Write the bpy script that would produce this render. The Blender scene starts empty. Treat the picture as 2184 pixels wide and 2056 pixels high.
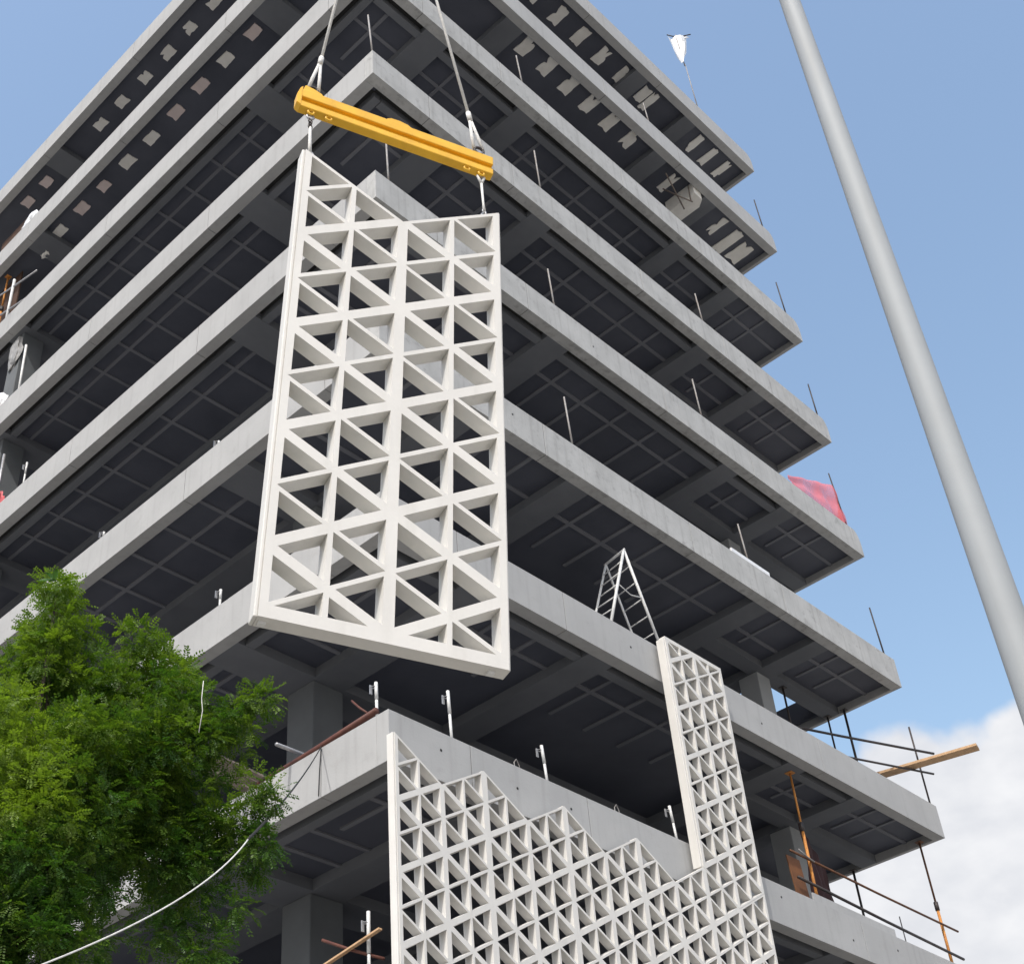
import bpy, bmesh, math, random
from mathutils import Vector, Matrix
random.seed(11)
scene = bpy.context.scene
COL = scene.collection

# ------------------------------------------------------------------ camera
CAMP = Vector((-11.7483, -12.4114, -9.3689))
RIGHT = Vector((0.697354, -0.714114, -0.061149))
DOWN = Vector((0.405355, 0.463321, -0.788049))
FWD = Vector((0.591088, 0.524762, 0.612568))
cam = bpy.data.cameras.new('camera')
cam.sensor_fit = 'HORIZONTAL'
cam.sensor_width = 36.0
cam.lens = 2988.256 / 2184 * 36.0
cam.shift_x = (1092 - 1024.26) / 2184
cam.shift_y = (1131.65 - 1028) / 2184
cam.clip_start = 0.1
cam.clip_end = 5000
camo = bpy.data.objects.new('camera', cam)
COL.objects.link(camo)
camo.matrix_world = Matrix(((RIGHT.x, -DOWN.x, -FWD.x, CAMP.x),
                            (RIGHT.y, -DOWN.y, -FWD.y, CAMP.y),
                            (RIGHT.z, -DOWN.z, -FWD.z, CAMP.z),
                            (0, 0, 0, 1)))
scene.camera = camo

# ------------------------------------------------------------------ light
SUN_EL = math.radians(51)
SUN_DIR = Vector((-0.91, -0.42, 0)).normalized()
SUN = Vector((SUN_DIR.x * math.cos(SUN_EL), SUN_DIR.y * math.cos(SUN_EL), math.sin(SUN_EL)))
SKY_STRENGTH = 0.15
SUN_STRENGTH = 2.0
EXPOSURE = 0.62

world = bpy.data.worlds.new('World')
scene.world = world
world.use_nodes = True
nt = world.node_tree
nt.nodes.clear()
def wn(t, **kw):
    n = nt.nodes.new(t)
    for k, v in kw.items():
        setattr(n, k, v)
    return n
w_out = wn('ShaderNodeOutputWorld')
w_bg = wn('ShaderNodeBackground')
w_bg.inputs['Strength'].default_value = SKY_STRENGTH
sky = wn('ShaderNodeTexSky')
sky.sky_type = 'NISHITA'
sky.sun_disc = False
sky.sun_elevation = SUN_EL
sky.sun_rotation = math.atan2(SUN_DIR.x, SUN_DIR.y)
sky.altitude = 20
sky.air_density = 1.7
sky.dust_density = 3.5
sky.ozone_density = 2.0
# a bank of fair-weather cloud standing low all around the horizon
tc = wn('ShaderNodeTexCoord')
sep = wn('ShaderNodeSeparateXYZ')
nt.links.new(tc.outputs['Generated'], sep.inputs[0])
mp = wn('ShaderNodeMapping')
mp.inputs['Location'].default_value = (0.1, 0.3, 0.65)
mp.inputs['Scale'].default_value = (3.4, 3.4, 3.4)
nt.links.new(tc.outputs['Generated'], mp.inputs[0])
cn = wn('ShaderNodeTexNoise')
cn.inputs['Scale'].default_value = 1.0
cn.inputs['Detail'].default_value = 6.0
cn.inputs['Roughness'].default_value = 0.5
nt.links.new(mp.outputs[0], cn.inputs['Vector'])
bias = wn('ShaderNodeMapRange')
bias.inputs['From Min'].default_value = 0.36
bias.inputs['From Max'].default_value = 0.54
bias.inputs['To Min'].default_value = 0.22
bias.inputs['To Max'].default_value = -0.26
nt.links.new(sep.outputs['Z'], bias.inputs['Value'])
add = wn('ShaderNodeMath', operation='ADD')
nt.links.new(cn.outputs['Fac'], add.inputs[0])
nt.links.new(bias.outputs[0], add.inputs[1])
cm = wn('ShaderNodeMapRange', interpolation_type='SMOOTHSTEP')
cm.inputs['From Min'].default_value = 0.49
cm.inputs['From Max'].default_value = 0.545
nt.links.new(add.outputs[0], cm.inputs['Value'])
mp2 = wn('ShaderNodeMapping')
mp2.inputs['Scale'].default_value = (5, 5, 9)
nt.links.new(tc.outputs['Generated'], mp2.inputs[0])
cn2 = wn('ShaderNodeTexNoise')
cn2.inputs['Detail'].default_value = 4.0
nt.links.new(mp2.outputs[0], cn2.inputs['Vector'])
cc = wn('ShaderNodeMix', data_type='RGBA')
cc.inputs['A'].default_value = (2.8, 2.92, 3.2, 1)
cc.inputs['B'].default_value = (4.4, 4.4, 4.45, 1)
nt.links.new(cn2.outputs['Fac'], cc.inputs['Factor'])
mixc = wn('ShaderNodeMix', data_type='RGBA')
nt.links.new(cm.outputs[0], mixc.inputs['Factor'])
nt.links.new(sky.outputs[0], mixc.inputs['A'])
nt.links.new(cc.outputs['Result'], mixc.inputs['B'])
nt.links.new(mixc.outputs['Result'], w_bg.inputs['Color'])
nt.links.new(w_bg.outputs[0], w_out.inputs[0])

sl = bpy.data.lights.new('sun', 'SUN')
sl.energy = SUN_STRENGTH
sl.angle = math.radians(0.6)
sl.color = (1.0, 0.98, 0.945)
so = bpy.data.objects.new('sun', sl)
COL.objects.link(so)
so.rotation_euler = (-SUN).to_track_quat('-Z', 'Y').to_euler()
so.location = (-20, -10, 40)

scene.view_settings.view_transform = 'Standard'
scene.view_settings.look = 'None'
scene.view_settings.gamma = 1.0
scene.view_settings.use_curve_mapping = False
scene.view_settings.exposure = EXPOSURE
scene.cycles.use_denoising = True
scene.cycles.max_bounces = 8
scene.cycles.diffuse_bounces = 5
scene.cycles.transparent_max_bounces = 12

# ------------------------------------------------------------------ materials
def new_mat(name):
    m = bpy.data.materials.new(name)
    m.use_nodes = True
    t = m.node_tree
    b = t.nodes['Principled BSDF']
    return m, t, b

def surf(name, col, col2=None, rough=0.7, scale=1.5, bump=0.0, bscale=30.0, spec=0.3, metal=0.0,
         streak=None, streak_amt=0.0, speck=None, speck_amt=0.0):
    """base colour mottled by world-space noise, optional vertical streaks and stains, fine bump"""
    m, t, b = new_mat(name)
    N, Lk = t.nodes, t.links
    b.inputs['Roughness'].default_value = rough
    b.inputs['Specular IOR Level'].default_value = spec
    b.inputs['Metallic'].default_value = metal
    geo = N.new('ShaderNodeNewGeometry')
    n1 = N.new('ShaderNodeTexNoise')
    n1.inputs['Scale'].default_value = scale
    n1.inputs['Detail'].default_value = 7
    n1.inputs['Roughness'].default_value = 0.6
    Lk.new(geo.outputs['Position'], n1.inputs['Vector'])
    r1 = N.new('ShaderNodeMapRange')
    r1.inputs['From Min'].default_value = 0.35
    r1.inputs['From Max'].default_value = 0.68
    Lk.new(n1.outputs['Fac'], r1.inputs['Value'])
    mx = N.new('ShaderNodeMix'); mx.data_type = 'RGBA'
    mx.inputs['A'].default_value = (*col, 1)
    c2 = col2 if col2 else tuple(c * 0.88 for c in col)
    mx.inputs['B'].default_value = (*c2, 1)
    Lk.new(r1.outputs[0], mx.inputs['Factor'])
    last = mx.outputs['Result']
    if streak:
        mp = N.new('ShaderNodeMapping')
        mp.inputs['Scale'].default_value = (3.2, 3.2, 0.22)
        Lk.new(geo.outputs['Position'], mp.inputs['Vector'])
        n2 = N.new('ShaderNodeTexNoise')
        n2.inputs['Scale'].default_value = 2.2
        n2.inputs['Detail'].default_value = 5
        Lk.new(mp.outputs[0], n2.inputs['Vector'])
        r2 = N.new('ShaderNodeMapRange')
        r2.inputs['From Min'].default_value = 0.52
        r2.inputs['From Max'].default_value = 0.72
        r2.inputs['To Max'].default_value = streak_amt
        Lk.new(n2.outputs['Fac'], r2.inputs['Value'])
        m2 = N.new('ShaderNodeMix'); m2.data_type = 'RGBA'
        m2.inputs['B'].default_value = (*streak, 1)
        Lk.new(r2.outputs[0], m2.inputs['Factor'])
        Lk.new(last, m2.inputs['A'])
        last = m2.outputs['Result']
    if speck:
        n3 = N.new('ShaderNodeTexNoise')
        n3.inputs['Scale'].default_value = 3.3
        n3.inputs['Detail'].default_value = 8
        n3.inputs['Roughness'].default_value = 0.72
        Lk.new(geo.outputs['Position'], n3.inputs['Vector'])
        r3 = N.new('ShaderNodeMapRange')
        r3.inputs['From Min'].default_value = 0.55
        r3.inputs['From Max'].default_value = 0.66
        r3.inputs['To Max'].default_value = speck_amt
        Lk.new(n3.outputs['Fac'], r3.inputs['Value'])
        m3 = N.new('ShaderNodeMix'); m3.data_type = 'RGBA'
        m3.inputs['B'].default_value = (*speck, 1)
        Lk.new(r3.outputs[0], m3.inputs['Factor'])
        Lk.new(last, m3.inputs['A'])
        last = m3.outputs['Result']
    Lk.new(last, b.inputs['Base Color'])
    if bump > 0:
        nb = N.new('ShaderNodeTexNoise')
        nb.inputs['Scale'].default_value = bscale
        nb.inputs['Detail'].default_value = 6
        Lk.new(geo.outputs['Position'], nb.inputs['Vector'])
        bp = N.new('ShaderNodeBump')
        bp.inputs['Strength'].default_value = bump
        bp.inputs['Distance'].default_value = 0.02
        Lk.new(nb.outputs['Fac'], bp.inputs['Height'])
        Lk.new(bp.outputs[0], b.inputs['Normal'])
    return m

M = {}
M['fascia'] = surf('fascia_concrete', (0.395, 0.396, 0.393), (0.35, 0.351, 0.349), 0.75, 0.9, 0.12, 25,
                   streak=(0.26, 0.258, 0.252), streak_amt=0.3, speck=(0.30, 0.298, 0.29), speck_amt=0.35)
M['stained'] = surf('stained_concrete', (0.44, 0.442, 0.436), (0.35, 0.352, 0.346), 0.8, 1.4, 0.25, 18,
                    streak=(0.22, 0.218, 0.208), streak_amt=0.45, speck=(0.22, 0.22, 0.215), speck_amt=0.6)
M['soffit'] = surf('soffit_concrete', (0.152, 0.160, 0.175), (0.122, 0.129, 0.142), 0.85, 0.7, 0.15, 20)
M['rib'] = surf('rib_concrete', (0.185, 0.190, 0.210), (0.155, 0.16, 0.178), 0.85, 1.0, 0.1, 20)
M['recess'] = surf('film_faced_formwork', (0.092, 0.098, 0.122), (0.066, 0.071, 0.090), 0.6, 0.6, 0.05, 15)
M['slab_top'] = surf('slab_top_concrete', (0.30, 0.29, 0.27), None, 0.9, 1.0, 0.2, 12)
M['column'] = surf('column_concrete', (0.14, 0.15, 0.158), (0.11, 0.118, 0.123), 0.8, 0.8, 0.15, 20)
M['lit_column'] = surf('lit_column_concrete', (0.34, 0.35, 0.355), (0.28, 0.29, 0.295), 0.8, 0.8, 0.15, 20)  # column concrete lightened to paint the skylight falling on it
M['patch'] = surf('plaster_patch', (0.86, 0.84, 0.79), (0.74, 0.715, 0.66), 0.85, 2.0, 0.3, 20)
M['patch_pink'] = surf('pinkish_plaster_patch', (0.74, 0.63, 0.60), (0.64, 0.54, 0.51), 0.85, 2.0, 0.3, 20)
M['panel'] = surf('white_cast_panel', (0.66, 0.645, 0.612), (0.615, 0.60, 0.57), 0.6, 2.2, 0.08, 40,
                  streak=(0.53, 0.515, 0.48), streak_amt=0.4)
M['yellow'] = surf('yellow_beam_paint', (0.80, 0.45, 0.025), (0.68, 0.37, 0.02), 0.42, 5.0, 0.06, 30, spec=0.5,
                   speck=(0.45, 0.24, 0.03), speck_amt=0.35)
M['rope'] = surf('white_sling_webbing', (0.70, 0.69, 0.66), (0.55, 0.54, 0.52), 0.8, 30.0, 0.3, 200)
M['steel'] = surf('grey_steel', (0.45, 0.45, 0.46), (0.30, 0.30, 0.31), 0.4, 12, 0.1, 60, spec=0.5, metal=0.6)
M['dark_steel'] = surf('dark_steel', (0.035, 0.033, 0.034), (0.06, 0.045, 0.04), 0.55, 6, 0.1, 60, spec=0.4)
M['rod'] = surf('rod_steel', (0.30, 0.295, 0.29), (0.2, 0.17, 0.15), 0.55, 5, 0.1, 60, spec=0.4)
M['white_paint'] = surf('white_painted_steel', (0.66, 0.66, 0.65), (0.55, 0.55, 0.54), 0.45, 5, 0.08, 40, spec=0.5)
M['pole'] = surf('galvanised_pole_paint', (0.31, 0.33, 0.345), (0.29, 0.308, 0.32), 0.65, 1.2, 0.04, 20, spec=0.45,
                 streak=(0.255, 0.26, 0.257), streak_amt=0.4)
M['orange'] = surf('orange_rusty_prop', (0.62, 0.27, 0.06), (0.42, 0.17, 0.05), 0.6, 9, 0.15, 50)
M['brown'] = surf('red_brown_timber', (0.12, 0.045, 0.03), (0.08, 0.03, 0.025), 0.6, 7, 0.2, 40)
M['rust'] = surf('rusty_pipe', (0.17, 0.075, 0.035), (0.09, 0.045, 0.03), 0.7, 8, 0.2, 40)
M['dull_ply'] = surf('dull_brown_plywood', (0.085, 0.045, 0.028), (0.055, 0.03, 0.02), 0.7, 4, 0.2, 30)
M['ply'] = surf('rusty_plywood', (0.20, 0.085, 0.035), (0.13, 0.055, 0.025), 0.7, 4, 0.2, 30)
M['maroon'] = surf('maroon_tarp', (0.045, 0.014, 0.014), (0.03, 0.010, 0.010), 0.7, 3, 0.2, 10)
M['timber'] = surf('raw_timber', (0.55, 0.36, 0.21), (0.42, 0.27, 0.15), 0.7, 6, 0.2, 40)
M['grey_timber'] = surf('weathered_timber', (0.24, 0.20, 0.17), (0.15, 0.125, 0.11), 0.8, 7, 0.25, 40)
M['bag'] = surf('white_plastic_film', (0.82, 0.83, 0.84), (0.70, 0.71, 0.72), 0.35, 3, 0.3, 14, spec=0.5)
M['greybag'] = surf('grey_wrapped_bundle', (0.34, 0.335, 0.33), (0.20, 0.2, 0.2), 0.6, 4, 0.4, 12)
M['bark'] = surf('tree_bark', (0.07, 0.055, 0.04), (0.045, 0.035, 0.028), 0.9, 9, 0.8, 30)
M['black'] = surf('black_parts_and_shade', (0.03, 0.03, 0.03), None, 0.7, 6)
M['ground'] = surf('sandy_yard', (0.30, 0.282, 0.25), (0.25, 0.235, 0.21), 0.95, 0.25, 0.4, 4)

m, t, b = new_mat('red_safety_net')
b.inputs['Base Color'].default_value = (0.84, 0.20, 0.22, 1)
b.inputs['Roughness'].default_value = 0.7
gw = t.nodes.new('ShaderNodeNewGeometry')
wv = t.nodes.new('ShaderNodeTexNoise'); wv.inputs['Scale'].default_value = 2.0
t.links.new(gw.outputs['Position'], wv.inputs['Vector'])
rr = t.nodes.new('ShaderNodeMapRange')
rr.inputs['From Min'].default_value = 0.35; rr.inputs['From Max'].default_value = 0.7
rr.inputs['To Min'].default_value = 0.35; rr.inputs['To Max'].default_value = 0.6
t.links.new(wv.outputs['Fac'], rr.inputs['Value'])
t.links.new(rr.outputs[0], b.inputs['Alpha'])
M['red_net'] = m

def leaf_mat(name, c1, c2):
    m, t, b = new_mat(name)
    N, Lk = t.nodes, t.links
    at = N.new('ShaderNodeAttribute'); at.attribute_name = 'tint'
    mx = N.new('ShaderNodeMix'); mx.data_type = 'RGBA'
    mx.inputs['A'].default_value = (*c1, 1); mx.inputs['B'].default_value = (*c2, 1)
    Lk.new(at.outputs['Fac'], mx.inputs['Factor'])
    Lk.new(mx.outputs['Result'], b.inputs['Base Color'])
    b.inputs['Roughness'].default_value = 0.5
    b.inputs['Specular IOR Level'].default_value = 0.35
    tr = N.new('ShaderNodeBsdfTranslucent')
    br = N.new('ShaderNodeMix'); br.data_type = 'RGBA'; br.blend_type = 'MULTIPLY'
    br.inputs['Factor'].default_value = 1.0
    br.inputs['B'].default_value = (1.25, 1.35, 0.5, 1)
    Lk.new(mx.outputs['Result'], br.inputs['A'])
    Lk.new(br.outputs['Result'], tr.inputs['Color'])
    ms = N.new('ShaderNodeMixShader'); ms.inputs['Fac'].default_value = 0.42
    Lk.new(b.outputs[0], ms.inputs[1]); Lk.new(tr.outputs[0], ms.inputs[2])
    Lk.new(ms.outputs[0], N['Material Output'].inputs['Surface'])
    return m
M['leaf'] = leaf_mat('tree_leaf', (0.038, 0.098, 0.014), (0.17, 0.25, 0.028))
M['leaf_big'] = leaf_mat('broad_leaf', (0.05, 0.13, 0.015), (0.10, 0.20, 0.03))

# ------------------------------------------------------------------ helpers
def mesh_from(name, verts, faces, mat, smooth=False):
    me = bpy.data.meshes.new(name)
    me.from_pydata([tuple(v) for v in verts], [], faces)
    me.update()
    if mat:
        me.materials.append(mat)
    if smooth:
        for p in me.polygons:
            p.use_smooth = True
    return me

def wloc(o):
    p = Vector((0, 0, 0))
    while o is not None:
        p = p + o.location
        o = o.parent
    return p

def tag(o, label=None, cat=None, group=None, kind=None):
    if label: o['label'] = label
    if cat: o['category'] = cat
    if group: o['group'] = group
    if kind: o['kind'] = kind
    return o

def empty(name, loc, label, cat, group=None):
    o = bpy.data.objects.new(name, None)
    o.empty_display_size = 0.3
    o.location = loc
    COL.objects.link(o)
    return tag(o, label, cat, group)

def link(name, me, parent=None, loc=(0, 0, 0)):
    o = bpy.data.objects.new(name, me)
    COL.objects.link(o)
    o.location = loc
    if parent is not None:
        o.parent = parent
    return o

def put(name, verts, faces, mat, parent=None, smooth=False):
    """verts in world space (unrotated parents only)"""
    vs = [Vector(v) for v in verts]
    lo = Vector((min(v.x for v in vs), min(v.y for v in vs), min(v.z for v in vs)))
    hi = Vector((max(v.x for v in vs), max(v.y for v in vs), max(v.z for v in vs)))
    c = Vector(((lo.x + hi.x) / 2, (lo.y + hi.y) / 2, lo.z))
    me = mesh_from(name, [v - c for v in vs], faces, mat, smooth)
    return link(name, me, parent, c - (wloc(parent) if parent else Vector((0, 0, 0))))

BOXF = [(0, 3, 2, 1), (4, 5, 6, 7), (0, 1, 5, 4), (1, 2, 6, 5), (2, 3, 7, 6), (3, 0, 4, 7)]
def boxv(x0, x1, y0, y1, z0, z1):
    return [(x0, y0, z0), (x1, y0, z0), (x1, y1, z0), (x0, y1, z0), (x0, y0, z1), (x1, y0, z1), (x1, y1, z1), (x0, y1, z1)]
def box(name, x0, x1, y0, y1, z0, z1, mat, parent=None, bevel=0.0):
    if bevel <= 0:
        return put(name, boxv(x0, x1, y0, y1, z0, z1), BOXF, mat, parent)
    bm = bmesh.new()
    vs = [bm.verts.new(v) for v in boxv(x0, x1, y0, y1, z0, z1)]
    for f in BOXF: bm.faces.new([vs[i] for i in f])
    bmesh.ops.bevel(bm, geom=bm.edges[:], offset=bevel, segments=2, affect='EDGES', profile=0.5)
    return put_bm(name, bm, mat, parent)

def put_bm(name, bm, mat, parent=None, smooth=False):
    bm.verts.ensure_lookup_table(); bm.verts.index_update()
    v = [x.co.copy() for x in bm.verts]
    f = [[y.index for y in x.verts] for x in bm.faces]
    bm.free()
    return put(name, v, f, mat, parent, smooth)

def tube_geo(pts, rads, n=8, caps=True):
    pts = [Vector(p) for p in pts]
    if not hasattr(rads, '__len__'): rads = [rads] * len(pts)
    V, F = [], []
    up = Vector((0, 0, 1))
    prev = None
    for i, p in enumerate(pts):
        d = (pts[min(i + 1, len(pts) - 1)] - pts[max(i - 1, 0)]).normalized()
        if prev is None:
            a = d.cross(up)
            if a.length < 1e-3: a = d.cross(Vector((1, 0, 0)))
        else:
            a = prev - d * prev.dot(d)
        a.normalize(); prev = a
        bb = d.cross(a)
        for k in range(n):
            th = 2 * math.pi * k / n
            V.append(p + (a * math.cos(th) + bb * math.sin(th)) * rads[i])
    for i in range(len(pts) - 1):
        for k in range(n):
            F.append((i * n + k, i * n + (k + 1) % n, (i + 1) * n + (k + 1) % n, (i + 1) * n + k))
    if caps:
        F.append(tuple(range(n - 1, -1, -1)))
        F.append(tuple(range((len(pts) - 1) * n, len(pts) * n)))
    return V, F
def tube(name, pts, rads, mat, parent=None, n=8):
    V, F = tube_geo(pts, rads, n)
    return put(name, V, F, mat, parent, smooth=True)

def merge(*geos):
    V, F = [], []
    for v, f in geos:
        o = len(V)
        V += [Vector(x) for x in v]
        F += [tuple(i + o for i in q) for q in f]
    return V, F

def obox(p0, p1, w, h, up=(0, 0, 1)):
    """box beam along p0-p1, width w (sideways), height h (along up)"""
    p0, p1, up = Vector(p0), Vector(p1), Vector(up)
    d = (p1 - p0).normalized()
    s = d.cross(up).normalized(); u = s.cross(d)
    V = []
    for p in (p0, p1):
        for a, c in ((-1, -1), (1, -1), (1, 1), (-1, 1)):
            V.append(p + s * a * w / 2 + u * c * h / 2)
    return V, [(0, 1, 2, 3), (7, 6, 5, 4), (0, 4, 5, 1), (1, 5, 6, 2), (2, 6, 7, 3), (3, 7, 4, 0)]

def torus_geo(c, ax1, ax2, R, r, n=16, m=6):
    c, ax1, ax2 = Vector(c), Vector(ax1).normalized(), Vector(ax2).normalized()
    nrm = ax1.cross(ax2)
    V, F = [], []
    for i in range(n):
        th = 2 * math.pi * i / n
        rad = ax1 * math.cos(th) + ax2 * math.sin(th)
        for j in range(m):
            ph = 2 * math.pi * j / m
            V.append(c + rad * (R + r * math.cos(ph)) + nrm * r * math.sin(ph))
    for i in range(n):
        for j in range(m):
            F.append((i * m + j, ((i + 1) % n) * m + j, ((i + 1) % n) * m + (j + 1) % m, i * m + (j + 1) % m))
    return V, F

# ------------------------------------------------------------------ ground
GZ = -11.0
g = put('ground', [(-900, -900, GZ), (900, -900, GZ), (900, 900, GZ), (-900, 900, GZ)], [(0, 1, 2, 3)], M['ground'])
tag(g, kind='structure')

# ------------------------------------------------------------------ the building frame
LX, LY = 17.3, 21.0          # plan of the slabs; the street corner is x = 0, y = 0
FH, EB, EE = 0.8, 0.25, 0.11           # depth of the edge beams and their width
CEIL = 0.20                  # recess ceiling above the beam soffit
bld = empty('unfinished_building', (0, 0, GZ), 'unfinished concrete frame building of stacked open floors with deep pale slab edges', 'building')

XB = [(1.98, 2.68), (5.15, 5.80), (11.40, 12.0), (13.85, 14.42)]     # beams running in y
YB = [(3.95, 4.78), (14.65, 15.50)]                                   # beams running in x
RSEG = [0.0, 1.64, 4.28, 8.92, 12.35, 17.3]
LSEG = [EB, 1.44, 5.6, 10.4, 15.2, 21.0]
GAP = 0.012
SLOTTED = {0, 1, 2, 4, 5, 6}

def prism_y(name, prof, y0, y1, mat, parent):
    n = len(prof)
    V = [(x, y0, z) for x, z in prof] + [(x, y1, z) for x, z in prof]
    F = [tuple(range(n)), tuple(range(2 * n - 1, n - 1, -1))]
    F += [((i + 1) % n, i, n + i, n + (i + 1) % n) for i in range(n)]
    return put(name, V, F, mat, parent)

def irregular(w, d, rnd, shape):
    """outline of a torn patch about w by d, centred: a ragged rectangle with bites out of its sides"""
    ph = [rnd.uniform(0, 6.28) for _ in range(3)]
    bites = [(rnd.uniform(0, 6.28), rnd.uniform(0.35, 0.65), rnd.uniform(0.16, 0.42)) for _ in range((0, 1, 2, 1, 1)[shape])]
    pts = []
    for i in range(24):
        a = 2 * math.pi * i / 24
        ca, sa = math.cos(a), math.sin(a)
        r = 1.0 / max(abs(ca), abs(sa))          # squarish
        r *= 1 + 0.04 * math.sin(3 * a + ph[0]) + 0.03 * math.sin(5 * a + ph[1]) + rnd.uniform(-.03, .03)
        for ba, bdp, bw in bites:
            da = (a - ba + math.pi) % (2 * math.pi) - math.pi
            r *= 1 - bdp * math.exp(-(da / bw) ** 2)
        pts.append((ca * r * w / 2, sa * r * d / 2))
    return pts

def patch(parent, cx, cy, z, w, d, rnd, shape, mat):
    pr = irregular(w, d, rnd, shape)
    n = len(pr)
    V = [(cx + x, cy + y, z) for x, y in pr] + [(cx + x, cy + y, z + 0.03) for x, y in pr]
    F = [tuple(range(n - 1, -1, -1)), tuple(range(n, 2 * n))]
    F += [(i, (i + 1) % n, n + (i + 1) % n, n + i) for i in range(n)]
    return put('plaster_patch', V, F, mat, parent)

def holed_plate(z0, z1, x0, x1, y0, y1, hole, parent):
    if not hole:
        return box('floor_slab', x0, x1, y0, y1, z0, z1, M['recess'], parent)
    hx0, hx1, hy0, hy1 = hole
    xs = [x0, hx0, hx1, x1]; ys = [y0, hy0, hy1, y1]
    bm = bmesh.new()
    vg = {}
    for k, z in enumerate((z0, z1)):
        for i, x in enumerate(xs):
            for j, y in enumerate(ys):
                vg[i, j, k] = bm.verts.new((x, y, z))
    for i in range(3):
        for j in range(3):
            if i == 1 and j == 1: continue
            bm.faces.new([vg[i, j, 0], vg[i, j+1, 0], vg[i+1, j+1, 0], vg[i+1, j, 0]])
            bm.faces.new([vg[i, j, 1], vg[i+1, j, 1], vg[i+1, j+1, 1], vg[i, j+1, 1]])
    for i in range(3):
        for j0 in (0, 3):
            bm.faces.new([vg[i, j0, 0], vg[i+1, j0, 0], vg[i+1, j0, 1], vg[i, j0, 1]])
            bm.faces.new([vg[j0, i, 0], vg[j0, i+1, 0], vg[j0, i+1, 1], vg[j0, i, 1]])
    for i0 in (1, 2):
        bm.faces.new([vg[1, i0, 0], vg[2, i0, 0], vg[2, i0, 1], vg[1, i0, 1]])
        bm.faces.new([vg[i0, 1, 0], vg[i0, 2, 0], vg[i0, 2, 1], vg[i0, 1, 1]])
    bmesh.ops.recalc_face_normals(bm, faces=bm.faces[:])
    return put_bm('floor_slab', bm, M['recess'], parent)

def spans(a, b, cuts):
    out, s = [], a
    for c0, c1 in sorted(cuts):
        if c1 <= a or c0 >= b: continue
        if c0 > s: out.append((s, c0))
        s = c1
    if s < b: out.append((s, b))
    return out

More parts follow.
